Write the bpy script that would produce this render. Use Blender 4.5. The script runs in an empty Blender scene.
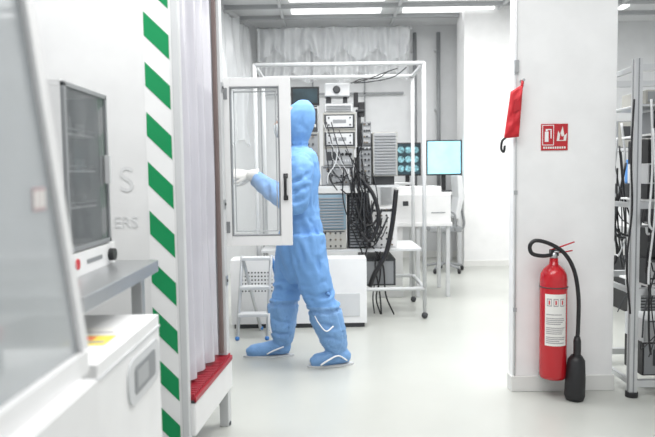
import bpy, bmesh, math, random
from mathutils import Vector, Matrix, noise
random.seed(7)
S=bpy.context.scene
try:
    S.view_settings.view_transform='Standard'
except Exception: pass

# ---------------- materials ----------------
def mat(name,col,rough=0.5,metal=0.0,bump=0.0,bscale=40,var=0.03,vscale=6,trans=0.0,emit=0,spec=0.5,stretch=None):
    m=bpy.data.materials.new(name); m.use_nodes=True
    nt=m.node_tree; b=nt.nodes['Principled BSDF']
    b.inputs['Roughness'].default_value=rough
    b.inputs['Metallic'].default_value=metal
    b.inputs['Specular IOR Level'].default_value=spec
    tc=nt.nodes.new('ShaderNodeTexCoord')
    n=nt.nodes.new('ShaderNodeTexNoise'); n.inputs['Scale'].default_value=vscale; n.inputs['Detail'].default_value=3
    nt.links.new(tc.outputs['Object'],n.inputs['Vector'])
    r=nt.nodes.new('ShaderNodeValToRGB')
    r.color_ramp.elements[0].position=0.3; r.color_ramp.elements[1].position=0.7
    r.color_ramp.elements[0].color=[max(0,c*(1-var)) for c in col]+[1]
    r.color_ramp.elements[1].color=[min(1,c*(1+var)) for c in col]+[1]
    nt.links.new(n.outputs['Fac'],r.inputs['Fac'])
    nt.links.new(r.outputs['Color'],b.inputs['Base Color'])
    if bump>0:
        n2=nt.nodes.new('ShaderNodeTexNoise'); n2.inputs['Scale'].default_value=bscale; n2.inputs['Detail'].default_value=4
        if stretch:
            mp=nt.nodes.new('ShaderNodeMapping'); mp.inputs['Scale'].default_value=stretch
            nt.links.new(tc.outputs['Object'],mp.inputs['Vector']); nt.links.new(mp.outputs['Vector'],n2.inputs['Vector'])
        else: nt.links.new(tc.outputs['Object'],n2.inputs['Vector'])
        bp=nt.nodes.new('ShaderNodeBump'); bp.inputs['Strength'].default_value=bump; bp.inputs['Distance'].default_value=0.02
        nt.links.new(n2.outputs['Fac'],bp.inputs['Height']); nt.links.new(bp.outputs['Normal'],b.inputs['Normal'])
    if emit>0:
        nt.links.new(r.outputs['Color'],b.inputs['Emission Color']); b.inputs['Emission Strength'].default_value=emit
    if trans>0:
        out=nt.nodes['Material Output']; t=nt.nodes.new('ShaderNodeBsdfTransparent'); mx=nt.nodes.new('ShaderNodeMixShader')
        mx.inputs['Fac'].default_value=trans
        nt.links.new(b.outputs['BSDF'],mx.inputs[1]); nt.links.new(t.outputs['BSDF'],mx.inputs[2]); nt.links.new(mx.outputs['Shader'],out.inputs['Surface'])
    return m
WHITE=mat('white_paint',(.80,.80,.80),.45)
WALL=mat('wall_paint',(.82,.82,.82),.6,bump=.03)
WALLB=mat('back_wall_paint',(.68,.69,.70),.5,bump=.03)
PILLAR=mat('pillar_paint',(.85,.85,.85),.6,bump=.02)
FLOOR=mat('epoxy_floor',(.475,.485,.455),.28,var=.03,vscale=2)
SKIRT=mat('skirting',(.74,.74,.72),.5)
CEIL=mat('ceiling_panel',(.74,.75,.76),.3)
LIGHTP=mat('light_panel',(1,1,1),.5,emit=1.6,var=0)
ALU=mat('aluminium',(.60,.61,.62),.35,metal=.7)
STEEL=mat('stainless_steel',(.48,.49,.50),.32,metal=.85,bump=.05,stretch=(1,40,1))
GREY=mat('grey_plastic',(.25,.26,.27),.5)
MGREY=mat('mid_grey',(.38,.39,.40),.5)
BEIGE=mat('instrument_beige',(.38,.375,.345),.5)
LGREY=mat('light_grey',(.60,.61,.62),.5)
BLACK=mat('black_plastic',(.014,.014,.016),.45)
DARK=mat('dark_grey',(.045,.048,.052),.5)
RUB=mat('black_rubber',(.012,.012,.014),.4)
GREEN=mat('green_tape',(.0,.27,.088),.4)
TAPE=mat('white_tape',(.86,.86,.86),.35)
RED=mat('red_enamel',(.48,.010,.018),.22,spec=.6)
REDF=mat('red_fabric',(.56,.015,.025),.6,bump=.4,bscale=25)
REDT=mat('red_tray',(.36,.015,.03),.4)
BLUEC=mat('blue_coverall',(.17,.355,.68),.6,bump=.22,bscale=22,var=.05,vscale=9,spec=.25)
BLUED=mat('blue_shoe_cover',(.18,.35,.63),.45,bump=.35,bscale=40,var=.06)
BLUEP=mat('blue_plastic',(.06,.22,.55),.4)
BLUEG=mat('blue_grey_metal',(.22,.32,.39),.4)
GLOVE=mat('latex_glove',(.82,.80,.77),.5,bump=.2,bscale=80)
SKIN=mat('skin',(.62,.38,.28),.5,bump=.05,bscale=120)
MASK=mat('face_mask',(.75,.80,.84),.7,bump=.1,bscale=60)
CURT=mat('plastic_curtain',(.62,.61,.67),.18,bump=.15,bscale=7,trans=.12,spec=.7,stretch=(1,1,.3))
FILM=mat('clear_film',(.88,.90,.92),.08,bump=.6,bscale=6,var=.05,vscale=3,trans=.55,spec=1.0,stretch=(3,3,.5))
GLASS=mat('door_glass',(.75,.80,.82),.04,trans=.88,spec=.9)
TINT=mat('tinted_glass',(.22,.24,.25),.05,trans=.62,spec=.8)
SASH=mat('sash_glass',(.50,.53,.55),.05,trans=.42,spec=.9)
CABIN=mat('cabinet_interior',(.26,.28,.29),.4)
BROWN=mat('brown_edge',(.20,.15,.14),.5)
SCRB=mat('screen_blue',(.35,.74,.86),.3,emit=.65,var=.12,vscale=4)
SCRD=mat('screen_dark',(.02,.04,.05),.3,emit=.2,var=.5)
SCRP=mat('screen_picture',(.15,.30,.34),.3,emit=.35,var=.7,vscale=30)
YEL=mat('yellow_label',(.85,.68,.10),.5)
LABEL=mat('paper_label',(.78,.77,.74),.6)
TXT=mat('print_grey',(.35,.33,.34),.6)
LETTER=mat('faint_letter',(.71,.715,.72),.6)
PINK=mat('pink_label',(.50,.36,.38),.6)
ORANGE=mat('orange_label',(.8,.2,.1),.6)
COPPER=mat('brown_metal',(.20,.165,.13),.4,metal=.4)

# ---------------- mesh builder ----------------
class MB:
    def __init__(s): s.bm=bmesh.new(); s.mats=[]
    def mi(s,m):
        if m not in s.mats: s.mats.append(m)
        return s.mats.index(m)
    def face(s,vs,m,smooth=False):
        try: f=s.bm.faces.new(vs)
        except ValueError: return
        f.material_index=s.mi(m); f.smooth=smooth
    def poly(s,pts,m):
        s.face([s.bm.verts.new(p) for p in pts],m)
    def box(s,x0,x1,y0,y1,z0,z1,m):
        v=[s.bm.verts.new(p) for p in [(x0,y0,z0),(x1,y0,z0),(x1,y1,z0),(x0,y1,z0),(x0,y0,z1),(x1,y0,z1),(x1,y1,z1),(x0,y1,z1)]]
        for q in [(3,2,1,0),(4,5,6,7),(0,1,5,4),(1,2,6,5),(2,3,7,6),(3,0,4,7)]:
            s.face([v[i] for i in q],m)
    def tube(s,pts,r,m,seg=12,flat=1.0,smooth=True):
        pts=[Vector(p) for p in pts]
        rs=r if isinstance(r,(list,tuple)) else [r]*len(pts)
        rings=[];u=None
        for i,p in enumerate(pts):
            t=(pts[min(i+1,len(pts)-1)]-pts[max(i-1,0)])
            if t.length<1e-9: t=Vector((0,0,1))
            t.normalize()
            if u is None:
                a=Vector((0,0,1)) if abs(t.z)<.9 else Vector((0,1,0))
                u=t.cross(a).normalized()
            u=(u-t*u.dot(t))
            if u.length<1e-6: u=t.orthogonal()
            u.normalize(); w=t.cross(u)
            rings.append([s.bm.verts.new(p+u*math.cos(k*2*math.pi/seg)*rs[i]+w*math.sin(k*2*math.pi/seg)*rs[i]*flat) for k in range(seg)])
        for a,b in zip(rings,rings[1:]):
            for k in range(seg): s.face([a[k],a[(k+1)%seg],b[(k+1)%seg],b[k]],m,smooth)
        s.face(rings[0][::-1],m); s.face(rings[-1],m)
    def cyl(s,p0,p1,r,m,seg=16,r2=None): s.tube([p0,p1],[r,r if r2 is None else r2],m,seg)
    def sph(s,c,r,m,n=16,sc=(1,1,1)):
        rings=[]; c=Vector(c)
        for i in range(1,n//2):
            th=math.pi*i/(n//2)
            rings.append([s.bm.verts.new(c+Vector((sc[0]*r*math.sin(th)*math.cos(2*math.pi*k/n),sc[1]*r*math.sin(th)*math.sin(2*math.pi*k/n),sc[2]*r*math.cos(th)))) for k in range(n)])
        t=s.bm.verts.new(c+Vector((0,0,r*sc[2]))); b=s.bm.verts.new(c-Vector((0,0,r*sc[2])))
        for A,B in zip(rings,rings[1:]):
            for k in range(n): s.face([A[k],B[k],B[(k+1)%n],A[(k+1)%n]],m,True)
        for k in range(n):
            s.face([t,rings[0][k],rings[0][(k+1)%n]],m,True); s.face([b,rings[-1][(k+1)%n],rings[-1][k]],m,True)
    def loft(s,rings,m,seg=28):
        R=[]
        for cx,cy,z,rx,ry in rings:
            R.append([s.bm.verts.new((cx+rx*math.cos(2*math.pi*k/seg),cy+ry*math.sin(2*math.pi*k/seg),z)) for k in range(seg)])
        for A,B in zip(R,R[1:]):
            for k in range(seg): s.face([A[k],A[(k+1)%seg],B[(k+1)%seg],B[k]],m,True)
        s.face(R[0][::-1],m); s.face(R[-1],m)
    def sheet(s,fn,nu,nv,m):
        G=[[s.bm.verts.new(fn(i/nu,j/nv)) for i in range(nu+1)] for j in range(nv+1)]
        for j in range(nv):
            for i in range(nu): s.face([G[j][i],G[j][i+1],G[j+1][i+1],G[j+1][i]],m,True)
    def prism(s,pts,y0,y1,m):
        A=[s.bm.verts.new((p[0],y0,p[1])) for p in pts]; B=[s.bm.verts.new((p[0],y1,p[1])) for p in pts]
        s.face(A,m); s.face(B[::-1],m)
        for k in range(len(A)): s.face([A[k],B[k],B[(k+1)%len(A)],A[(k+1)%len(A)]],m)
    def done(s,name,bevel=0,loc=(0,0,0),rz=0,parent=None):
        me=bpy.data.meshes.new(name); s.bm.normal_update(); s.bm.to_mesh(me); s.bm.free()
        for m in s.mats: me.materials.append(m)
        o=bpy.data.objects.new(name,me); S.collection.objects.link(o)
        o.location=loc; o.rotation_euler=(0,0,math.radians(rz))
        if bevel:
            b=o.modifiers.new('bevel','BEVEL'); b.width=bevel; b.segments=2; b.limit_method='ANGLE'; b.angle_limit=math.radians(50)
        if parent: o.parent=parent
        return o
def empty(name,loc=(0,0,0)):
    o=bpy.data.objects.new(name,None); S.collection.objects.link(o); o.location=loc; return o
def smooth_path(ctrl,n=10):
    P=[Vector(c) for c in ctrl]; P=[P[0]*2-P[1]]+P+[P[-1]*2-P[-2]]; out=[]
    for i in range(1,len(P)-2):
        for k in range(n):
            t=k/n; a,b,c,d=P[i-1],P[i],P[i+1],P[i+2]
            out.append(.5*((2*b)+(c-a)*t+(2*a-5*b+4*c-d)*t*t+(3*b-a-3*c+d)*t**3))
    out.append(P[-2]); return out
def smooth_r(rs,n=10):
    out=[]
    for a,b in zip(rs,rs[1:]):
        for k in range(n): out.append(a+(b-a)*k/n)
    out.append(rs[-1]); return out

# ---------------- the worker (built first: its surfaces are remeshed) ----------------
wk=empty('cleanroom_worker')
def remeshed(b,name,voxel,mats,smooth_it=6):
    me=bpy.data.meshes.new(name+'_src'); b.bm.normal_update()
    bmesh.ops.recalc_face_normals(b.bm,faces=b.bm.faces[:]); b.bm.to_mesh(me); b.bm.free()
    o=bpy.data.objects.new(name,me); S.collection.objects.link(o)
    r=o.modifiers.new('r','REMESH'); r.mode='VOXEL'; r.voxel_size=voxel; r.use_smooth_shade=True
    sm=o.modifiers.new('s','SMOOTH'); sm.factor=.5; sm.iterations=smooth_it
    dg=bpy.context.evaluated_depsgraph_get(); m2=bpy.data.meshes.new_from_object(o.evaluated_get(dg))
    o.modifiers.clear(); o.data=m2; m2.materials.clear()
    for m in mats: m2.materials.append(m)
    for p in m2.polygons: p.use_smooth=True
    o.parent=wk; return o
b=MB(); CY=4.5; M=BLUEC
b.loft([(-.205,CY,.56,.06,.07),(-.20,CY,.62,.115,.13),(-.195,CY,.72,.152,.172),(-.195,CY,.82,.160,.185),(-.19,CY,.93,.150,.185),(-.189,CY,1.06,.128,.172),(-.188,CY,1.2,.124,.175),(-.185,CY,1.32,.132,.19),(-.180,CY,1.41,.124,.195),(-.183,CY,1.47,.100,.150),(-.192,CY,1.515,.064,.085),(-.198,CY,1.55,.068,.080),(-.197,CY,1.59,.091,.093),(-.193,CY,1.64,.106,.102),(-.188,CY,1.70,.115,.105),(-.178,CY,1.76,.108,.097),(-.167,CY,1.805,.081,.076),(-.155,CY,1.842,.034,.036)],M)
def limb(pts,rs,flat=1.0): b.tube(smooth_path(pts,6),smooth_r(rs,6),M,20,flat)
limb([(-.15,4.40,.90),(-.13,4.38,.72),(-.09,4.37,.56),(-.045,4.37,.44),(-.02,4.37,.36),(.02,4.38,.22),(.055,4.38,.10)],[.128,.126,.112,.098,.104,.094,.064])
limb([(-.22,4.60,.90),(-.255,4.62,.72),(-.285,4.62,.56),(-.315,4.62,.44),(-.33,4.62,.36),(-.34,4.62,.22),(-.335,4.62,.10)],[.128,.126,.110,.096,.102,.090,.062])
def foot(hx,hy,tx,ty):
    P=lambda t:(hx+(tx-hx)*t,hy+(ty-hy)*t)
    b.tube([(*P(0.04),.045),(*P(.15),.058),(*P(.35),.064),(*P(.6),.050),(*P(.85),.042),(*P(.98),.032)],[.032,.050,.056,.052,.049,.028],M,18)
foot(.155,4.39,-.14,4.33); foot(-.27,4.62,-.615,4.60)
limb([(-.178,4.345,1.42),(-.172,4.285,1.36),(-.18,4.235,1.24),(-.205,4.215,1.12),(-.29,4.22,1.165),(-.40,4.25,1.245),(-.48,4.275,1.305)],[.07,.080,.068,.064,.060,.054,.044])
limb([(-.175,4.655,1.42),(-.175,4.70,1.36),(-.215,4.735,1.24),(-.26,4.73,1.14),(-.34,4.68,1.19),(-.42,4.62,1.245),(-.50,4.57,1.29)],[.07,.080,.068,.064,.058,.050,.042])
body=remeshed(b,'coverall_body',.0105,[BLUEC,BLUED],2)
me=body.data
def rid(v):
    r=1-2.2*abs(noise.noise(v)); return max(r,-.4)
F=[((-.21,4.40,.62),(-.05,4.30,.75)),((-.20,4.38,.66),(-.02,4.33,.87)),((-.24,4.46,.63),(-.36,4.5,.75)),((-.21,4.36,.60),(-.12,4.29,.48)),
((-.18,4.29,.57),(-.01,4.28,.61)),((-.18,4.28,.52),(.01,4.28,.50)),((-.15,4.28,.455),(.04,4.30,.53)),
((-.31,4.42,1.05),(-.06,4.33,.99)),((-.30,4.36,.87),(-.15,4.29,.83)),
((-.05,4.36,1.38),(-.11,4.32,1.12)),((-.06,4.46,1.30),(-.07,4.40,1.05)),((-.08,4.34,1.00),(-.04,4.42,.80)),
((-.07,4.27,.86),(-.06,4.27,.64)),((-.19,4.28,.86),(-.15,4.26,.68)),
((-.11,4.18,1.18),(-.26,4.15,1.13)),((-.10,4.21,1.34),(-.24,4.17,1.26)),((-.10,4.19,1.26),(-.24,4.16,1.20)),((-.29,4.17,1.11),(-.32,4.17,1.23)),((-.38,4.19,1.17),(-.40,4.20,1.29)),
((-.40,4.53,.57),(-.20,4.52,.60)),((-.42,4.54,.52),(-.22,4.52,.49)),((-.34,4.50,.82),(-.31,4.51,.62)),((-.26,4.50,.72),(-.25,4.51,.56)),
((-.08,4.27,.33),(.07,4.28,.27)),((-.05,4.28,.23),(.11,4.29,.19)),((-.01,4.29,.14),(.12,4.31,.12)),((-.43,4.54,.30),(-.25,4.53,.25)),((-.43,4.54,.20),(-.26,4.54,.17)),((-.42,4.54,.13),(-.30,4.54,.11)),
((-.09,4.42,1.60),(-.17,4.39,1.66)),((-.16,4.395,1.74),(-.20,4.395,1.60))]
F=[(Vector(a),Vector(c)) for a,c in F]
for v in me.vertices:
    p=v.co.copy(); n=v.normal.copy()
    joint=math.exp(-((p.z-.53)/.07)**2)+math.exp(-((p.z-.46)/.05)**2)*.7+.7*math.exp(-((p.z-1.06)/.06)**2)+math.exp(-((p.z-.20)/.08)**2)*.8
    joint=min(joint,1)
    arm=1 if (abs(p.y-4.5)>.2 or p.x<-.36) and p.z>1.0 else 0
    drape=rid(Vector((p.x*12+p.z*3.5,p.y*12,p.z*2.4)))
    diag=rid(Vector((p.x*8-p.z*5+3,p.y*8,p.z*5+p.x*4)))
    bunch=rid(Vector((p.x*4+p.z*5,p.y*4,p.z*20-p.x*6)))
    head=max(0,min(1,(1.56-p.z)/.05)); foot_=max(0,min(1,(p.z-.07)/.08))
    d=(.011*drape+.007*diag)*(1-.6*joint)+.010*bunch*max(joint,.6*arm)
    d*=(.25+.75*head)*(.25+.75*foot_)
    for a,c in F:
        if p.z<min(a.z,c.z)-.05 or p.z>max(a.z,c.z)+.05: continue
        ab=c-a; t=max(0,min(1,(p-a).dot(ab)/ab.length_squared)); ds=(p-(a+ab*t)).length
        if ds>.085: continue
        q=ds/.015; d-=(.018 if p.z<1.52 else .009)*(1-q*q*.4)*math.exp(-q*q/2)*math.sin(math.pi*(.12+.76*t))
    d=max(-.024,min(.018,d))
    q=p+n*(d-.005)
    if p.z<.425: q+=n*.009*foot_
    if abs(p.z-.395)<.012: q-=n*.014
    if 1.505<p.z<1.535: q-=n*.009
    if q.z<.012: q.z=.006
    v.co=q
for pl in me.polygons:
    if pl.center.z<.425: pl.material_index=1
b=MB()
def strap(pts,r=.007,m=TAPE): b.tube(smooth_path(pts,6),r,m,8,flat=.5)
strap([(.03,4.264,.30),(-.02,4.250,.27),(-.07,4.258,.325),(-.095,4.274,.37)],.008)
strap([(-.428,4.560,.33),(-.430,4.547,.26),(-.416,4.534,.19)],.008)
strap([(.12,4.330,.045),(.06,4.305,.085),(-.01,4.275,.062),(-.06,4.273,.03)],.010)
strap([(-.33,4.555,.085),(-.40,4.540,.062),(-.45,4.546,.035)],.010)
b.done('shoe_straps',parent=wk)
b=MB()
def sole(hx,hy,tx,ty):
    d=Vector((tx-hx,ty-hy)); L=d.length; d.normalize(); nrm=Vector((-d.y,d.x)); out=[]
    for k in range(28):
        a=2*math.pi*k/28; u=(.5+.5*math.cos(a)); w=.048*math.sin(a)
        out.append(Vector((hx,hy))+d*L*u+nrm*w)
    A=[b.bm.verts.new((q.x,q.y,0.0)) for q in out]; B=[b.bm.verts.new((q.x,q.y,.014)) for q in out]
    b.face(A[::-1],LGREY); b.face(B,LGREY)
    for k in range(28): b.face([A[k],A[(k+1)%28],B[(k+1)%28],B[k]],LGREY)
sole(.17,4.392,-.155,4.328); sole(-.26,4.62,-.63,4.598)
b.done('soles',parent=wk)
hx_=-.028
b=MB()
b.loft([(x+hx_,CY,z,rx,ry) for x,z,rx,ry in [(-.215,1.555,.055,.055),(-.225,1.585,.075,.06),(-.223,1.62,.092,.068),(-.218,1.66,.098,.072),(-.213,1.70,.098,.074),(-.205,1.75,.095,.074),(-.195,1.79,.075,.06)]],SKIN)
b.tube([(-.308+hx_,CY,1.705),(-.326+hx_,CY,1.675),(-.330+hx_,CY,1.662),(-.308+hx_,CY,1.652)],[.008,.011,.014,.008],SKIN,10)
remeshed(b,'head',.006,[SKIN],3)
b=MB()
for s in(-1,1):
    b.sph((-.302+hx_,CY+s*.032,1.703),.0125,TAPE,12); b.sph((-.3115+hx_,CY+s*.032,1.703),.006,DARK,10)
    b.tube([(-.307+hx_,CY+s*.015,1.724),(-.307+hx_,CY+s*.032,1.729),(-.294+hx_,CY+s*.05,1.722)],.0035,BROWN,6)
b.done('eyes_and_brows',parent=wk)
b=MB(); b.loft([(x+hx_,CY,z,rx,ry) for x,z,rx,ry in [(-.25,1.575,.055,.045),(-.26,1.60,.072,.058),(-.262,1.64,.078,.064),(-.26,1.668,.078,.062),(-.26,1.68,.062,.055)]],MASK); b.done('face_mask',parent=wk)
b=MB(); b.tube([(-.286+.012*math.cos(2*a),CY+.088*math.sin(a),1.685+.106*math.cos(a)) for a in [2*math.pi*k/32 for k in range(33)]],.012,BLUEC,10); b.done('hood_rim',parent=wk)
def hand(name,M4,side,curl=.35):
    b=MB(); T=lambda p:M4@Vector(p)
    b.tube([T((-.075,0,0)),T((-.07,0,0)),T((-.02,0,0)),T((.0,0,0))],[.046,.049,.037,.030],GLOVE,16)
    R=[]
    for x,wy,wz in [(-.01,.028,.022),(.02,.036,.018),(.05,.042,.016),(.08,.042,.014),(.095,.038,.011)]:
        R.append([b.bm.verts.new(T((x,wy*math.cos(2*math.pi*k/18),wz*math.sin(2*math.pi*k/18)))) for k in range(18)])
    for A,B in zip(R,R[1:]):
        for k in range(18): b.face([A[k],A[(k+1)%18],B[(k+1)%18],B[k]],GLOVE,True)
    b.face(R[0][::-1],GLOVE); b.face(R[-1],GLOVE)
    for i,(y,L) in enumerate([(.031,.076),(.011,.086),(-.010,.080),(-.030,.063)]):
        y*=side; p=Vector((.082,y,0)); a=.10; pts=[T(p)]; rr=[.0100]
        c=curl*(1+.25*i)
        for seg,fr in enumerate((.45,.32,.23)):
            a+=c; p=p+Vector((math.cos(a)*L*fr,y*.03,-math.sin(a)*L*fr)); pts.append(T(p)); rr.append(.0095-.0012*seg)
        b.tube(smooth_path(pts,3),smooth_r(rr,3),GLOVE,12)
    b.tube(smooth_path([T((.015,.026*side,-.004)),T((.042,.050*side,-.014)),T((.070,.060*side,-.024)),T((.092,.058*side,-.034))],3),smooth_r([.014,.012,.0105,.009],3),GLOVE,12)
    return remeshed(b,name,.0032,[GLOVE],2)
def frame(o,fwd,back):
    x=Vector(fwd).normalized(); z=Vector(back); z=(z-x*z.dot(x)).normalized(); y=z.cross(x)
    m=Matrix((x,y,z)).transposed().to_4x4(); m.translation=Vector(o); return m
hand('left_hand',frame((-.530,4.280,1.327),(-1,0.02,.12),(-.1,-.75,.7)),1,.20)
hand('right_hand',frame((-.545,4.56,1.305),(-1,-.10,.08),(0,.6,.8)),-1,.30)

# ---------------- room shell ----------------
H=3.6
b=MB(); b.box(-4,6.2,-1.5,10.6,-.1,0,FLOOR); b.done('floor')
b=MB(); b.box(-4,6.2,-1.5,10.6,H,H+.1,CEIL)
b.done('ceiling')
b=MB()
for i,y in enumerate([5.2,6.6,8.0,8.75,9.35]): b.box(-3.2,5.8,y-.025,y+.025,H-.05,H-.001,MGREY)
for x in [-.6,1.0,2.4,4.0]: b.box(x-.02,x+.02,3.5,9.9,H-.045,H-.002,LGREY)
b.done('trim_1')
b=MB()
for x,y in [(.2,8.42),(1.75,8.42),(3.6,8.42),(3.6,9.05),(.2,9.05),(1.75,9.05),(.2,7.3),(1.8,7.3)]:
    b.box(x-.66,x+.58,y-.10,y+.10,H-.03,H-.003,LIGHTP)
b.done('ceiling_light_panel')
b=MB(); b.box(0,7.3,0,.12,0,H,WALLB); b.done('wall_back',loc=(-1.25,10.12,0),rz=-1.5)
b=MB(); b.box(2.4,7.0,-.015,-.001,0,.1,SKIRT); b.done('baseboard_back',loc=(-1.25,10.12,0),rz=-1.5)
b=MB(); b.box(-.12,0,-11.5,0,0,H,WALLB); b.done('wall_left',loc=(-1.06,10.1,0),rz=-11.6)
b=MB(); b.box(5.9,6.02,-1.5,10.2,0,H,WALL); b.done('wall_right')
PX0,PX1,PY=1.100,1.705,3.79
b=MB(); b.box(PX0,PX1,PY,PY+.08,0,H,PILLAR); b.done('wall_partition',.004)
b=MB(); b.box(PX0-.008,PX1+.008,PY-.012,PY,0,.095,SKIRT); b.box(PX0-.008,PX0,PY,PY+.08,0,.095,SKIRT); b.box(PX1,PX1+.008,PY,PY+.08,0,.095,SKIRT); b.done('baseboard_partition',.003)
b=MB(); b.box(1.925,2.85,9.0,9.5,0,H,PILLAR); b.done('wall_column')
b=MB(); b.box(1.915,2.86,8.985,9.0,0,.08,SKIRT); b.done('baseboard_column')
b=MB()
for x in [1.36,1.72]:
    b.cyl((x,9.88,.9),(x,9.88,3.45),.03,GREY)
    for z in [1.4,2.3,3.2]: b.box(x-.04,x+.04,9.88,10.02,z-.02,z+.02,LGREY)
b.done('wall_pipes')
b=MB()
for x in [-1.0,-.2,.6]: b.box(x-.012,x+.012,9.98,10.0,0.0,3.3,GREY)
b.box(-1.0,1.2,9.98,10.0,2.55,2.58,GREY)
b.done('trim_2')
b=MB()
def swag(u,v): return .16*abs(math.sin(u*14))*v
def pleat(u,v,s): return .045*math.sin(u*95+3*noise.noise(Vector((u*9,v*1.5,s))))*(.5+.5*v)+.10*noise.noise(Vector((u*11,v*1.8,s)))
b.sheet(lambda u,v:(-1.0+2.25*u, 9.70+pleat(u,v,1.0), 3.48-.62*v-swag(u,v)),220,16,FILM)
b.sheet(lambda u,v:(-1.0+2.25*u, 9.60+pleat(u,v,5.0), 3.48-.30*v-swag(u+.11,v)),220,10,FILM)
b.cyl((-1.0,9.70,3.5),(1.3,9.70,3.5),.012,ALU)
for k in range(13): b.cyl((-1+.19*k,9.70,3.46),(-1+.19*k,9.70,3.52),.02,LGREY,8)
b.done('film_curtain')
b=MB()
b.sheet(lambda u,v:(-1.75+.62*u+pleat(u*1.4,v,3.0), 6.6+3.0*u, 3.5-1.7*v+.05*math.sin(u*23)*v),220,16,FILM)
b.cyl((-1.75,6.6,3.5),(-1.13,9.6,3.5),.012,ALU)
b.done('film_curtain')

# ---------------- striped enclosure (left) ----------------
EL=(-.610,2.70,0); ER=-5.3
enc=empty('curtained_equipment_enclosure',EL); enc.rotation_euler=(0,0,math.radians(ER))
b=MB(); b.box(-1.5,0,-.03,0,0,2.6,WHITE); b.box(-1.5,-.05,.0,.66,2.5,2.6,WHITE); b.box(-1.5,-1.46,0,.66,0,2.6,WHITE)
b.box(-1.4,-.12,.02,.64,.42,2.48,LGREY); b.done('body',.004,parent=enc)
b=MB(); b.box(-.138,-.030,-.032,-.0305,.0,2.6,TAPE); b.done('tape_base',parent=enc)
b=MB()
z=1.386+.205*5
while z>0.25:
    b.poly([(-.133,-.0335,z),(-.133,-.0335,z-.098),(-.028,-.0335,z-.098-.102),(-.028,-.0335,z-.102)],GREEN); z-=.205
b.done('hazard_stripes',parent=enc)
b=MB(); b.box(-.018,.012,-.034,0.0,0,2.6,LGREY); b.done('corner_post',.003,parent=enc)
b=MB(); b.sheet(lambda u,v:(-.028+.014*math.sin(u*26+1.2*math.sin(v*3))+.016*noise.noise(Vector((u*7,v*3,1))), .01+.555*u, .40+2.1*v),90,24,CURT)
b.cyl((-.03,0,2.5),(-.03,.6,2.5),.012,ALU); b.done('curtain',parent=enc)
b=MB(); b.box(-.03,.018,.605,.66,.0,2.6,LGREY); b.box(-.016,.004,.582,.605,.40,2.6,BROWN)
for z in (.75,1.15,1.75): b.box(.018,.023,.612,.65,z,z+.05,STEEL); b.cyl((.023,.63,z+.025),(.027,.63,z+.025),.008,DARK,8)
b.done('door_post',.002,parent=enc)
b=MB(); b.box(-1.3,.03,.0,.66,.20,.345,WHITE); b.cyl((0.0,.63,0),(0.0,.63,.2),.014,DARK); b.cyl((0,.63,0),(0,.63,.02),.025,DARK); b.cyl((-1.2,.6,0),(-1.2,.6,.2),.014,DARK)
b.done('base',.006,parent=enc)
b=MB(); b.box(-.12,.03,.0,.655,.346,.358,DARK)
for i in range(26): b.box(-.12,.026,.004+i*.025,.019+i*.025,.358,.385,REDT)
b.box(.024,.034,0,.655,.35,.372,REDT); b.done('red_grille',parent=enc)
def text(body,size,loc,rot,m,parent,name):
    c=bpy.data.curves.new(name,'FONT'); c.body=body; c.size=size; c.extrude=.0005
    o=bpy.data.objects.new(name,c); S.collection.objects.link(o); o.location=loc; o.rotation_euler=rot
    c.materials.append(m); o.parent=parent; return o
text('S',.15,(-.262,-.032,1.262),(math.pi/2,0,0),LETTER,enc,'letter')
text('ERS',.068,(-.29,-.032,1.110),(math.pi/2,0,0),LETTER,enc,'lettering')
b=MB(); b.box(-1.5,-.80,3.45,4.85,.15,2.4,WHITE)
b.box(-.80,-.792,3.6,4.7,.9,1.9,DARK)
b.box(-.792,-.78,3.55,3.62,.85,1.95,WHITE); b.box(-.792,-.78,4.7,4.77,.85,1.95,WHITE); b.box(-.792,-.78,3.55,4.77,.85,.9,WHITE)
for x in (-1.45,-.85):
    for y in (3.5,4.8): b.cyl((x,y,0),(x,y,.15),.03,DARK)
b.done('process_cabinet',.005)
# open glass door
b=MB(); W=.358; z0,z1=.950,1.832
fw=.040
b.box(0,fw,-.018,.018,z0,z1,WHITE); b.box(W-.058,W,-.018,.018,z0,z1,WHITE)
b.box(fw,W-.058,-.018,.018,z0,z0+fw+.012,WHITE); b.box(fw,W-.058,-.018,.018,z1-fw-.006,z1,WHITE)
x0,x1=fw,W-.058; g=.008; a0,a1=z0+fw+.012,z1-fw-.006
for q in [(x0,x0+g,a0,a1),(x1-g,x1,a0,a1),(x0,x1,a0,a0+g),(x0,x1,a1-g,a1)]:
    b.box(q[0],q[1],-.0195,.012,q[2],q[3],GREY)
for q in [(x0+.018,x0+.023,a0+.02,a1-.02),(x1-.023,x1-.018,a0+.02,a1-.02)]:
    b.box(q[0],q[1],.004,.014,q[2],q[3],MGREY)
b.box(x0+.018,x1-.018,.004,.014,a1-.028,a1-.022,MGREY); b.box(x0+.018,x1-.018,.004,.014,a0+.022,a0+.028,MGREY)
b.box(x0+.004,x1-.004,-.003,.003,a0,a1,GLASS)
hx=W-.030
b.tube(smooth_path([(hx,-.018,1.20),(hx,-.045,1.21),(hx,-.05,1.26),(hx,-.045,1.31),(hx,-.018,1.32)],6),.008,BLACK,10)
b.box(hx-.012,hx+.012,-.024,-.016,1.19,1.215,BLACK); b.box(hx-.012,hx+.012,-.024,-.016,1.305,1.33,BLACK)
for z in (1.05,1.75): b.cyl((-.008,-.01,z-.035),(-.008,-.01,z+.035),.011,STEEL); b.box(.0,.03,-.022,-.018,z-.03,z+.03,GREY)
b.done('glass_cabinet_door',.002,loc=(-.545,3.40,0),rz=-1)

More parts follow.
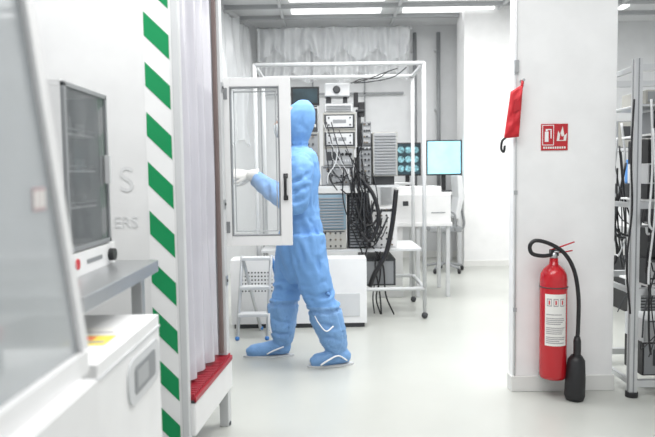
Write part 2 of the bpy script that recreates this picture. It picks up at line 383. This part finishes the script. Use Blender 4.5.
# ---------------- steel bench + drying cabinet ----------------
b=MB(); b.box(-1.5,-.64,1.66,2.40,.965,1.01,STEEL)
for x,y in ((-1.45,1.72),(-1.10,1.72),(-1.45,2.33),(-.70,2.33)):
    b.box(x-.02,x+.02,y-.02,y+.02,0,.965,STEEL)
b.box(-1.45,-.7,2.32,2.34,.2,.24,STEEL); b.done('steel_bench',.003)
b=MB(); X=-.80
b.box(-1.35,X+.012,1.93,2.36,1.01,1.085,WHITE)
b.box(-1.35,-1.32,1.95,2.32,1.085,1.62,WHITE); b.box(-1.35,X,1.95,2.32,1.60,1.62,WHITE); b.box(-1.35,X,2.30,2.32,1.085,1.6,WHITE); b.box(-1.35,X,1.95,1.97,1.085,1.6,WHITE)
b.box(-1.32,-1.31,1.97,2.30,1.085,1.6,CABIN); b.box(-1.31,X-.01,2.29,2.30,1.085,1.6,CABIN)
for z in (1.22,1.34,1.46):
    b.box(-1.3,X-.025,1.975,2.288,z,z+.006,LGREY); b.cyl((X-.025,1.975,z+.02),(X-.025,2.288,z+.02),.003,STEEL,6)
    for k in range(5):
        yy=2.02+.055*k
        b.cyl((-.86-.03*(k%2),yy,z+.006),(-.86-.03*(k%2),yy,z+.045+.02*((k+int(z*100))%3)),.018,[GREY,REDF if z==1.34 else MGREY,GREY,DARK,MGREY][k])
for q in [(1.95,1.965,1.09,1.61),(2.31,2.325,1.09,1.61),(1.95,2.325,1.09,1.105),(1.95,2.325,1.60,1.615)]:
    b.box(X,X+.012,q[0],q[1],q[2],q[3],GREY)
b.box(X+.002,X+.008,1.965,2.31,1.105,1.60,TINT)
b.cyl((X+.012,2.30,1.045),(X+.032,2.30,1.045),.022,BLACK)
b.cyl((X+.012,2.0,1.05),(X+.015,2.0,1.05),.018,REDF)
b.box(X+.012,X+.014,2.08,2.22,1.04,1.055,GREY)
b.box(X+.012,X+.03,2.28,2.295,1.3,1.4,LGREY)
b.done('glass_drying_cabinet',.002)
b=MB(); X=-.555
b.box(-.98,X,1.50,2.06,.05,.875,WHITE)
b.box(-.97,X-.01,1.51,2.05,0,.05,DARK)
b.box(X,X+.004,1.50,2.06,.835,.842,LGREY)
def rrect(b,x,y0,y1,z0,z1,r,th,m):
    pts=[]
    for cy,cz,a0 in [(y1-r,z1-r,0),(y0+r,z1-r,90),(y0+r,z0+r,180),(y1-r,z0+r,270)]:
        for k in range(6):
            a=math.radians(a0+k*18); pts.append((cy+r*math.cos(a),cz+r*math.sin(a)))
    A=[b.bm.verts.new((x,p,q)) for p,q in pts]; B=[b.bm.verts.new((x+th,p,q)) for p,q in pts]
    b.face(B,m)
    for k in range(len(A)): b.face([A[k],A[(k+1)%len(A)],B[(k+1)%len(A)],B[k]],m)
rrect(b,X,1.72,2.04,.68,.81,.05,.006,LGREY); rrect(b,X+.006,1.77,1.98,.705,.785,.015,.002,GREY)
rrect(b,X+.008,1.79,1.90,.72,.77,.005,.001,MGREY)
for k in range(3): b.cyl((X,1.62,.3+.06*k),(X+.006,1.62,.3+.06*k),.01,MGREY)
b.box(-.72,-.60,1.68,1.78,.875,.8765,YEL); b.box(-.66,-.61,1.70,1.72,.8765,.877,TXT); b.box(-.72,-.60,1.79,1.88,.875,.8765,LABEL); b.box(-.70,-.62,1.81,1.825,.8765,.877,TXT); b.box(-.70,-.65,1.73,1.77,.8765,.877,ORANGE)
b.done('pump_cabinet',.01)
# foreground safety hood
b=MB()
b.box(-1.2,-.45,.2,1.22,0,.93,WHITE)
b.box(-1.2,-.485,.2,1.27,.93,.975,WHITE)
def sloped(b,x0,x1,o0,o1,m):
    y0,z0_,y1,z1_=1.285,.975,1.035,1.85
    P=[(y0+o0,z0_),(y0+o1,z0_),(y1+o1,z1_),(y1+o0,z1_)]
    A=[b.bm.verts.new((x0,p,q)) for p,q in P]; B=[b.bm.verts.new((x1,p,q)) for p,q in P]
    b.face(A[::-1],m); b.face(B,m)
    for k in range(4): b.face([A[k],A[(k+1)%4],B[(k+1)%4],B[k]],m)
sloped(b,-.515,-.49,-.03,0.0,WHITE)
sloped(b,-.505,-.500,-.75,-.03,SASH)
b.box(-1.2,-.485,.2,1.02,1.85,2.2,WHITE)
b.box(-1.2,-1.17,.2,1.1,.975,1.85,LGREY)
b.box(-1.17,-.52,.2,.23,.975,1.85,LGREY)
b.box(-.499,-.4985,1.085,1.135,1.265,1.305,PINK)
for i in range(3): b.box(-.4984,-.498,1.088+.016*i,1.100+.016*i,1.270,1.300,LABEL)
b.cyl((-.60,1.12,.976),(-.60,1.12,1.03),.02,LGREY,14); b.sph((-.60,1.12,1.045),.022,REDF,14)
b.box(-.70,-.66,1.02,1.10,.976,1.06,MGREY)
b.done('laminar_flow_hood',.004)

# ---------------- tube frame and electronics ----------------
b=MB(); X0,X1,Y0,Y1,T=-.63,.875,5.77,6.53,2.30; r=.018
for x in (X0,X1):
    for y in (Y0,Y1):
        b.cyl((x,y,.06),(x,y,T),r,LGREY); b.sph((x,y,.03),.03,DARK,12)
for z in (T,.275):
    for y in (Y0,Y1): b.cyl((X0,y,z),(X1,y,z),r,LGREY)
    for x in (X0,X1): b.cyl((x,Y0,z),(x,Y1,z),r,LGREY)
b.cyl((X0,Y1,1.22),(X1,Y1,1.22),r*.8,LGREY)
for z in (.62,1.2): b.box(X0+.02,.66 if z>1 else X1-.02,Y0+.02,Y1-.02,z,z+.02,LGREY)
b.box(.30,.62,5.85,6.4,.295,.54,DARK); b.box(.32,.60,5.845,5.85,.31,.52,GREY)
cart=b.done('tube_frame_cart')

def instrument(name,x0,x1,y0,y1,z0,z1,body,face=None,style=0,rz=0):
    b=MB(); w=x1-x0; h=z1-z0; cx,cy=(x0+x1)/2,(y0+y1)/2; d=(y1-y0)/2
    face=face or body
    b.box(-w/2,w/2,-d,d,z0,z1,body)
    b.box(-w/2+.008,w/2-.008,-d-.006,-d,z0+.008,z1-.008,face)
    f=-d-.006
    if style==0:
        b.box(-w*.4,w*.02,f-.003,f,z0+h*.3,z1-h*.2,DARK)
        for i in range(3): b.cyl((w*(.12+.13*i),f,z0+h*.65),(w*(.12+.13*i),f-.012,z0+h*.65),min(.014,h*.14),BLACK,10)
        for i in range(4): b.box(w*(.1+.09*i),w*(.15+.09*i),f-.004,f,z0+h*.22,z0+h*.34,LGREY)
    elif style==1:
        n=max(4,int(h/.028))
        for i in range(n):
            zz=z0+.015+(h-.03)*i/n; b.box(-w*.42,w*.42,f-.008,f,zz,zz+(h-.03)/n*.5,GREY)
    elif style==2:
        nx=max(3,int(w/.05)); nz=max(1,int(h/.05))
        for i in range(nx):
            for j in range(nz):
                px=-w*.4+w*.8*(i+.5)/nx; pz=z0+h*(j+.5)/nz
                b.cyl((px,f,pz),(px,f-.015,pz),.009,random.choice([BLACK,STEEL,DARK,COPPER]),8)
        b.box(-w*.45,w*.45,f-.002,f,z1-h*.12,z1-h*.06,DARK)
    elif style==3:
        b.box(-w*.35,w*.35,f-.003,f,z0+h*.2,z1-h*.2,LGREY)
        for s in(-1,1): b.tube([(s*w*.43,f,z0+h*.25),(s*w*.43,f-.03,z0+h*.25),(s*w*.43,f-.03,z1-h*.25),(s*w*.43,f,z1-h*.25)],.006,DARK,8)
        b.cyl((0,f-.003,z0+h*.5),(0,f-.015,z0+h*.5),.025,DARK)
    elif style==4:
        b.box(-w*.46,w*.46,f-.002,f,z0+h*.1,z1-h*.1,DARK)
        b.box(-w*.40,w*.40,f-.012,f,z0+h*.18,z1-h*.18,LGREY)
        for k in(-1,1):
            for j in (.3,.7): b.cyl((k*w*.32,f-.012,z0+h*j),(k*w*.32,f-.02,z0+h*j),.008,DARK,8)
        b.box(-w*.2,w*.2,f-.015,f-.012,z0+h*.4,z0+h*.6,GREY)
    return b.done(name,.003,loc=(cx,cy,0),rz=rz)
yb,yf=6.3,5.85
instrument('power_supply',-.05,.27,yf,yb,1.221,1.40,GREY,MGREY,2)
instrument('signal_generator',-.03,.25,yf,yb,1.402,1.56,BEIGE,MGREY,0)
instrument('drawer_instrument',-.03,.27,yf,yb,1.562,1.72,BEIGE,BEIGE,4)
instrument('drawer_instrument',-.03,.27,yf,yb,1.722,1.88,BEIGE,BEIGE,4)
instrument('vacuum_controller',-.02,.25,yf+.05,yb,1.882,1.97,MGREY,LGREY,1)
instrument('ventilation_unit',.42,.645,yf,yb,1.30,1.70,BEIGE,MGREY,1)
b=MB(); b.box(.44,.62,5.9,6.28,1.221,1.299,DARK); b.done('rack_drawer',.003)
instrument('control_unit',.29,.41,yf,yb,1.221,1.58,DARK,GREY,2)
instrument('relay_box',.33,.41,yf+.05,yb,1.582,1.80,GREY,MGREY,2)
instrument('amplifier',-.38,-.07,yf,yb,1.221,1.50,GREY,MGREY,0)
instrument('amplifier',-.38,-.07,yf,yb,1.502,1.70,BEIGE,GREY,2)
instrument('spectrum_analyser',-.36,-.07,yf,yb,1.702,1.93,LGREY,DARK,0)
instrument('cooling_module',-.12,.17,5.82,6.3,.82,1.14,BLUEG,BLUEG,1)
instrument('turbo_pump_controller',-.12,.17,5.82,6.3,.642,.818,BEIGE,BEIGE,2)
instrument('computer_tower',.19,.38,5.86,6.3,.642,1.14,BLACK,DARK,1)
instrument('computer_tower',-.45,-.15,5.86,6.3,.642,1.10,LGREY,MGREY,2)
instrument('gas_panel',.40,.64,5.90,6.25,.642,1.02,WHITE,WHITE,2)
def monitor(name,cx,y,z0,w,h,scr,rz=0,base=None,stripes=False,body=BLACK):
    b=MB(); b.box(-w/2,w/2,0,.04,z0,z0+h,body); b.box(-w/2+.018,w/2-.018,-.003,0,z0+.022,z0+h-.018,scr)
    if stripes:
        for i in range(3):
            for j in range(3):
                b.cyl((-w*.28+w*.28*i,-.003,z0+h*(.22+.28*j)),(-w*.28+w*.28*i,-.006,z0+h*(.22+.28*j)),h*.10,SCRP,14)
    if base is not None:
        b.box(-.03,.03,.04,.07,base+.01,z0+h*.5,body); b.box(-.11,.11,-.06,.14,base,base+.015,body)
    return b.done(name,.003,loc=(cx,y,0),rz=rz)
monitor('small_monitor',-.19,5.95,1.96,.26,.17,SCRD,base=1.932)
b=MB(); b.box(.26,.30,6.0,6.1,1.95,2.08,BLACK);b.box(.30,.36,6.0,6.12,1.86,1.99,BLACK);b.box(.275,.36,5.98,6.02,1.9,1.92,DARK);b.box(.29,.325,6.02,6.1,1.582,1.9,DARK); b.done('camera_module',.004)
b=MB(); b.box(-.01,.22,5.95,6.2,2.04,2.16,LGREY); b.box(.0,.05,6.0,6.1,1.972,2.04,DARK); b.box(.16,.2,6.0,6.1,1.972,2.04,DARK)
b.cyl((.10,5.95,2.10),(.10,5.93,2.10),.035,DARK); b.done('detector_head',.01)

def cables(name,n,fa,fb,sag,rmin=.005,rmax=.011,jit=.08,mats=(RUB,BLACK,RUB,DARK),zmin=.02,parent=None):
    b=MB()
    for i in range(n):
        a=Vector(fa()); c=Vector(fb()); s=sag*random.uniform(.3,1.3)
        pts=[a]
        for t in (.3,.7):
            p=a.lerp(c,t); p.z-=s*4*t*(1-t); p+=Vector([random.uniform(-jit,jit)*q for q in (1,.3,1)]); p.z=max(p.z,zmin); pts.append(p)
        pts.append(c)
        b.tube(smooth_path(pts,9),random.uniform(rmin,rmax),random.choice(mats),7)
    return b.done(name,parent=parent)
U=random.uniform
cables('cable_bundle',12,lambda:(U(.12,.32),U(5.74,5.8),U(1.25,1.5)),lambda:(U(.20,.42),U(5.74,5.78),U(.75,1.0)),.10,.004,.008,.05,parent=cart)
cables('cable_bundle',14,lambda:(U(.26,.42),U(5.74,5.8),U(1.1,1.35)),lambda:(U(.28,.48),U(5.74,5.78),U(.66,.9)),.05,.004,.009,.04,parent=cart)
cables('cable_bundle',9,lambda:(U(.20,.34),U(5.74,5.8),U(.85,1.05)),lambda:(U(.36,.56),U(5.74,5.78),U(.75,1.1)),.22,.005,.010,.04,parent=cart)
cables('cable_bundle',18,lambda:(U(-.05,.34),U(5.78,5.82),U(1.35,1.85)),lambda:(U(.0,.42),U(5.78,5.82),U(1.15,1.35)),.08,.003,.007,.04,mats=(RUB,DARK,LGREY,RUB),parent=cart)
cables('cable_bundle',4,lambda:(U(.36,.5),U(5.80,5.84),U(.6,.66)),lambda:(U(.38,.65),U(5.80,5.9),.03),.0,.005,.008,.05,parent=cart)
b=MB(); b.tube(smooth_path([(.62,5.75,1.18),(.60,5.74,1.0),(.57,5.74,.8),(.52,5.74,.6),(.42,5.75,.42),(.38,5.79,.30)],8),.022,RUB); b.done('vacuum_hose',parent=cart)
b=MB(); b.tube(smooth_path([(.30,5.76,1.30),(.42,5.74,1.12),(.46,5.74,.9),(.38,5.74,.72),(.30,5.75,.80)],8),.018,RUB); b.done('vacuum_hose',parent=cart)
cables('overhead_cable',3,lambda:(U(.23,.28),6.0,2.165),lambda:(U(.5,.85),U(5.9,6.4),U(2.28,2.31)),.05,.004,.006,.02,zmin=1.9,parent=cart)

b=MB(); b.box(-.84,.33,5.46,5.70,.04,.60,WHITE); b.box(-.82,.31,5.48,5.70,0,.04,DARK)
b.box(-.12,-.114,5.455,5.462,.04,.6,MGREY)
for i in range(10):
    for j in range(6): b.cyl((-.74+i*.028,5.461,.33+j*.032),(-.74+i*.028,5.456,.33+j*.032),.008,DARK,6)
b.box(-.05,.27,5.454,5.462,.10,.30,LGREY)
b.done('perforated_equipment_cabinet',.004)
b=MB()
for x in (-.74,-.50):
    b.tube([(x,5.08,.0),(x+.03,5.26,.66)],.015,ALU,8); b.tube([(x+.16,5.40,0),(x+.03,5.26,.66)],.014,BLUEP if x>-.6 else ALU,8)
    b.sph((x,5.08,.015),.02,BLUEP,8); b.sph((x+.16,5.40,.02),.02,BLUEP,8)
for t in (.3,.62,.97):
    y=5.08+.18*t; z=.66*t; b.box(-.74+.03*t,-.50+.03*t,y-.05,y+.06,z-.012,z+.012,LGREY)
b.done('step_ladder',.002)

b=MB(); b.box(.50,1.32,6.75,7.4,.76,.80,WHITE)
for x in (.96,1.28):
    for y in (6.8,7.35): b.box(x-.02,x+.02,y-.02,y+.02,0,.76,LGREY)
b.box(.50,.80,6.80,7.3,.0,.758,WHITE); b.done('white_workbench',.004)
b=MB(); b.box(.72,1.31,6.78,7.3,.80,1.10,WHITE); b.box(.74,1.22,6.84,7.3,1.10,1.18,WHITE); b.box(.80,.86,6.772,6.78,.98,1.03,DARK); b.box(1.10,1.25,6.772,6.78,.9,.91,GREY); b.done('white_analyser',.03)
b=MB(); b.box(.56,.70,6.80,7.2,.80,1.25,LGREY); b.box(.575,.685,6.795,6.8,.85,1.2,MGREY); b.done('controller_box',.004)
b=MB(); b.box(.85,1.92,8.95,9.7,1.02,1.06,WHITE)
for x in (.9,1.86):
    for y in (9.0,9.65): b.box(x-.025,x+.025,y-.025,y+.025,0,1.02,LGREY)
b.done('standing_desk',.004)
monitor('computer_monitor',1.16,9.15,1.29,.37,.47,SCRD,rz=5,base=1.06,stripes=True)
monitor('computer_monitor',1.67,9.15,1.29,.50,.50,SCRB,rz=-2,base=1.06)
b=MB(); b.box(1.40,1.75,8.97,9.05,1.06,1.08,DARK); b.done('keyboard',.003)
b=MB(); cx,cy=1.56,8.55
for k in range(5):
    a=k*2*math.pi/5+.3; e=(cx+.27*math.cos(a),cy+.27*math.sin(a),.075); b.tube([(cx,cy,.12),e],.018,GREY,8); b.cyl((e[0]-.02,e[1],.035),(e[0]+.02,e[1],.035),.034,BLACK,12)
b.cyl((cx,cy,.1),(cx,cy,.55),.025,STEEL)
b.box(cx-.22,cx+.20,cy-.22,cy+.22,.55,.62,GREY)
b.prism([(cx+.10,.74),(cx+.15,.70),(cx+.23,1.0),(cx+.20,1.28),(cx+.13,1.29),(cx+.15,1.0)],cy-.22,cy+.22,LGREY)
b.tube(smooth_path([(cx+.05,cy,.56),(cx+.26,cy,.60),(cx+.22,cy,.9)],6),.018,GREY)
for s in(-1,1): b.tube(smooth_path([(cx+.1,cy+s*.23,.58),(cx+.08,cy+s*.25,.80),(cx-.14,cy+s*.25,.82)],5),.015,GREY,8)
b.done('office_chair',.015)

# ---------------- partition fittings ----------------
b=MB(); b.cyl((1.113,PY-.008,.1),(1.113,PY-.008,3.5),.005,LGREY,8)
for z in (.5,1.2,1.9): b.box(1.104,1.122,PY-.014,PY,z-.012,z+.012,MGREY)
b.box(1.102,1.126,PY-.02,PY,1.90,1.97,MGREY)
b.done('cable_conduit')
b=MB()
def pouch(u,v,side):
    TL,TR,BR,BL=(1.068,1.785),(1.140,1.828),(1.118,1.525),(1.030,1.515)
    x=(TL[0]*(1-u)+TR[0]*u)*(1-v)+(BL[0]*(1-u)+BR[0]*u)*v; z=(TL[1]*(1-u)+TR[1]*u)*(1-v)+(BL[1]*(1-u)+BR[1]*u)*v
    e=min(u,1-u,v,1-v); th=.020*min(1,(max(e,0)*6))**.5
    th+=.006*noise.noise(Vector((u*4,v*7,side)))*min(1,e*8)+.004*math.sin(v*16+u*6)*min(1,e*8)
    return (x,PY-.050-side*th,z)
b.sheet(lambda u,v:pouch(u,v,1),18,36,REDF); b.sheet(lambda u,v:pouch(1-u,v,-1),18,36,REDF)
b.tube([(1.133,PY-.05,1.81),(1.140,PY-.045,1.85)],.008,REDF,8)
b.cyl((1.142,PY,1.85),(1.142,PY-.06,1.85),.008,STEEL,10)
b.tube(smooth_path([(1.040,PY-.05,1.52),(1.020,PY-.05,1.50),(1.016,PY-.05,1.455),(1.030,PY-.05,1.44),(1.036,PY-.05,1.475)],6),.007,BLACK,8)
b.poly([(1.075,PY-.0745,1.66),(1.118,PY-.0745,1.68),(1.116,PY-.0745,1.75),(1.082,PY-.0745,1.735)],RED)
b.done('red_emergency_pouch')
b=MB(); sx0,sx1,sz0,sz1=1.262,1.418,1.445,1.60; y=PY-.006
b.box(sx0,sx1,y,PY,sz0,sz1,RED)
b.box(sx0+.006,sx0+.074,y-.001,y,sz0+.03,sz1-.006,TAPE)
b.box(sx0+.010,sx0+.070,y-.0015,y-.001,sz0+.034,sz1-.010,RED)
b.box(sx0+.020,sx0+.042,y-.002,y-.001,sz0+.050,sz1-.045,TAPE); b.box(sx0+.025,sx0+.037,y-.002,y-.001,sz1-.043,sz1-.030,TAPE)
b.box(sx0+.037,sx0+.060,y-.002,y-.001,sz1-.036,sz1-.030,TAPE); b.box(sx0+.054,sx0+.060,y-.002,y-.001,sz0+.070,sz1-.036,TAPE)
b.prism([(sx0+.09,sz0+.055),(sx0+.145,sz0+.055),(sx0+.15,sz0+.10),(sx0+.135,sz0+.085),(sx0+.125,sz0+.14),(sx0+.11,sz0+.095),(sx0+.098,sz0+.115)],y-.002,y-.001,LABEL)
b.prism([(sx0+.105,sz0+.06),(sx0+.13,sz0+.06),(sx0+.132,sz0+.085),(sx0+.12,sz0+.08),(sx0+.112,sz0+.10)],y-.003,y-.002,RED)
for k in range(10): b.box(sx0+.012+k*.0135,sx0+.021+k*.0135,y-.002,y-.001,sz0+.010,sz0+.022,LABEL)
b.done('fire_extinguisher_sign')

b=MB(); cx,cy=1.31,3.69; R=.077
prof=[(.115,.066),(.12,.074),(.14,R),(.70,R),(.73,.072),(.755,.058),(.775,.038),(.785,.026),(.82,.024)]
b.loft([(cx,cy,z,r,r) for z,r in prof],RED,40)
b.cyl((cx,cy,.815),(cx,cy,.855),.022,STEEL); b.box(cx-.022,cx+.022,cy-.018,cy+.018,.835,.87,BLACK)
b.tube([(cx-.02,cy,.868),(cx+.03,cy-.01,.885),(cx+.11,cy-.02,.915)],[.008,.010,.008],RED,8,flat=.5)
b.tube([(cx+.0,cy,.85),(cx+.05,cy-.01,.855),(cx+.10,cy-.02,.865)],[.008,.009,.008],RED,8,flat=.5)
b.cyl((cx-.02,cy,.86),(cx+.02,cy-.03,.86),.006,STEEL,8)
b.tube(smooth_path([(cx-.01,cy-.005,.84),(cx-.07,cy-.01,.835),(cx-.13,cy-.01,.850),(cx-.143,cy-.012,.895),(cx-.11,cy-.015,.925),(cx-.03,cy-.02,.905),(cx+.05,cy-.03,.85),(cx+.10,cy-.05,.75),(cx+.122,cy-.06,.60),(cx+.122,cy-.06,.42),(cx+.118,cy-.06,.36)],8),.0115,RUB,12)
b.tube([(cx+.118,cy-.06,.37),(cx+.118,cy-.06,.345),(cx+.118,cy-.06,.27),(cx+.116,cy-.06,.255)],[.016,.021,.021,.028],BLACK,16)
b.tube([(cx+.116,cy-.06,.262),(cx+.114,cy-.06,.235),(cx+.110,cy-.06,.13),(cx+.106,cy-.06,.03),(cx+.106,cy-.06,.004)],[.03,.048,.056,.058,.050],BLACK,24)
def lab(a0,a1,z0,z1,m,off):
    b.sheet(lambda u,v:(cx+(R+off)*math.cos(math.radians(a0+(a1-a0)*u)),cy+(R+off)*math.sin(math.radians(a0+(a1-a0)*u)),z0+(z1-z0)*v),14,1,m)
lab(215,310,.32,.62,LABEL,.001)
for i in range(16):
    if i%5==4: continue
    lab(221,random.uniform(275,304),.335+i*.011,.340+i*.011,TXT,.0018)
for k in range(3):
    lab(224+27*k,244+27*k,.55,.595,TXT,.0018); lab(227+27*k,241+27*k,.556,.589,LABEL,.0022); lab(231+27*k,237+27*k,.56,.585,REDF,.0026)
b.box(cx-.05,cx+.05,cy+.07,PY-.001,.62,.66,DARK); b.tube([(cx+R*1.02*math.cos(t*.2617),cy+R*1.02*math.sin(t*.2617),.655) for t in range(25)],.003,DARK,6)
b.box(cx-.05,cx+.05,cy+.03,PY-.001,.10,.118,DARK)
b.done('fire_extinguisher')

# ---------------- right-hand rack ----------------
b=MB(); X0,X1,Y0,Y1=1.765,2.6,3.67,4.35
for x in (X0,X1):
    for y in (Y0,Y1):
        b.box(x-.022,x+.022,y-.022,y+.022,.03,1.95,ALU); b.cyl((x,y,0),(x,y,.03),.035,BLACK)
        b.box(x-.024,x-.022,y-.005,y+.005,.03,1.95,GREY); b.box(x-.004,x+.004,y-.024,y-.022,.03,1.95,GREY)
for z in (.08,.62,1.12,1.90):
    b.box(X0,X1,Y0-.018,Y0+.018,z-.02,z+.02,ALU); b.box(X0,X1,Y1-.018,Y1+.018,z-.02,z+.02,ALU)
    for x in (X0,X1): b.box(x-.012,x+.012,Y0,Y1,z-.015,z+.015,ALU)
for z in (.64,1.14,1.52): b.box(X0+.10,X1-.02,Y0+.01,Y0+.40,z,z+.012,WHITE)
rack=b.done('aluminium_profile_rack',.002)
xi=1.86; yr=3.97
instrument('rack_controller',xi,2.45,3.72,yr,1.154,1.24,BLACK,DARK,2)
instrument('rack_controller',xi,2.45,3.72,yr,1.242,1.36,LGREY,BLACK,0)
instrument('rack_controller',xi,2.45,3.72,yr,.653,.80,DARK,LGREY,2)
instrument('rack_controller',xi+.02,2.45,3.74,yr,.802,.98,BLACK,DARK,1)
instrument('laser_power_supply',xi,2.45,3.74,yr,.101,.30,BLACK,GREY,0)
instrument('laser_power_supply',xi,2.45,3.74,yr,.302,.44,LGREY,MGREY,2)
b=MB(); b.box(1.83,2.3,3.7,4.0,1.70,1.78,BEIGE); b.box(1.84,2.3,3.69,3.7,1.71,1.77,GREY); b.box(1.80,2.57,3.70,4.1,1.685,1.70,ALU); b.done('optical_amplifier',.003)
b=MB(); b.box(xi,2.35,3.72,yr,1.362,1.50,BLACK); b.box(xi+.02,2.3,3.715,3.72,1.38,1.48,GREY); b.done('network_switch',.003)
b=MB(); b.box(xi+.02,2.3,3.74,yr,1.533,1.66,GREY); b.box(xi+.04,2.28,3.735,3.74,1.55,1.64,BLACK); b.done('patch_panel',.003)
mm=(RUB,DARK,BLACK,LGREY,RUB)
cables('rack_cables',24,lambda:(U(1.82,2.1),U(3.60,3.64),U(1.2,1.75)),lambda:(U(1.80,2.0),U(3.58,3.64),U(.65,1.2)),.18,.003,.007,.04,mats=mm,parent=rack)
cables('rack_cables',16,lambda:(U(1.82,2.1),U(3.60,3.64),U(.6,1.1)),lambda:(U(1.78,2.0),U(3.58,3.64),U(.12,.5)),.15,.003,.007,.05,mats=mm,parent=rack)
cables('rack_cables',16,lambda:(U(1.80,2.0),U(4.1,4.3),U(1.1,1.7)),lambda:(U(1.80,2.05),U(4.1,4.3),U(.4,1.0)),.15,.003,.008,.05,mats=mm,parent=rack)
b=MB(); b.tube(smooth_path([(1.735,3.64,1.72),(1.715,3.62,1.4),(1.73,3.63,1.1),(1.70,3.62,.8),(1.73,3.63,.5)],8),.006,RUB,8); b.done('power_cord',parent=rack)
b=MB(); b.box(2.65,4.6,5.5,6.3,.82,.86,WHITE)
for x in (2.7,3.6,4.5):
    for y in (5.55,6.25): b.box(x-.025,x+.025,y-.025,y+.025,0,.82,LGREY)
b.box(2.70,2.76,6.2,6.26,.86,2.2,ALU); b.box(4.5,4.56,6.2,6.26,.86,2.2,ALU); b.box(2.7,4.5,5.95,6.26,1.5,1.53,LGREY)
lb=b.done('laboratory_bench',.003)
instrument('bench_instrument',2.66,3.15,5.6,6.1,.861,1.06,LGREY,BLACK,0)
instrument('bench_instrument',2.68,3.12,5.65,6.1,1.062,1.20,BLACK,DARK,2)
instrument('bench_instrument',2.70,3.2,5.98,6.19,1.532,1.78,GREY,BEIGE,0)
instrument('bench_instrument',3.25,3.7,5.6,6.1,.861,1.2,BEIGE,DARK,2)
instrument('under_bench_computer',2.78,3.0,5.7,6.2,.0,.5,BLACK,DARK,1)
b=MB(); b.box(2.70,2.78,5.75,5.83,1.202,1.42,BLUEP); b.cyl((2.74,5.79,1.42),(2.74,5.79,1.46),.02,WHITE,10); b.done('blue_bottle',.015)
cables('bench_cables',16,lambda:(U(2.60,3.2),U(5.4,5.48),U(.9,1.4)),lambda:(U(2.60,3.3),U(5.35,5.48),U(.03,.6)),.2,.006,.012,.05,parent=lb)

# ---------------- lights, world, camera ----------------
w=bpy.data.worlds.new('world'); S.world=w; w.use_nodes=True
w.node_tree.nodes['Background'].inputs[0].default_value=(.95,.975,1,1); w.node_tree.nodes['Background'].inputs[1].default_value=.80
def area(name,loc,sx,sy,e):
    l=bpy.data.lights.new(name,'AREA'); l.shape='RECTANGLE'; l.size=sx; l.size_y=sy; l.energy=e; l.color=(1,1,.99)
    o=bpy.data.objects.new(name,l); S.collection.objects.link(o); o.location=loc; return o
area('ceiling_lamp',(.0,1.6,3.5),3.0,1.2,92)
area('ceiling_lamp',(.6,4.2,3.5),3.0,1.0,118)
area('ceiling_lamp',(.6,7.0,3.5),3.6,1.6,132)
area('ceiling_lamp',(4.0,6.0,3.5),2.0,4,88)
cam=bpy.data.cameras.new('camera'); co=bpy.data.objects.new('camera',cam); S.collection.objects.link(co)
cam.sensor_width=36; cam.lens=35.2; cam.clip_start=.02
cam.dof.use_dof=True; cam.dof.focus_distance=4.2; cam.dof.aperture_fstop=2.4
co.matrix_world=Matrix.Translation((0,0,1.32))@Matrix.Rotation(math.radians(90-3.9),4,'X')@Matrix.Rotation(math.radians(-.8),4,'Z')
S.camera=co
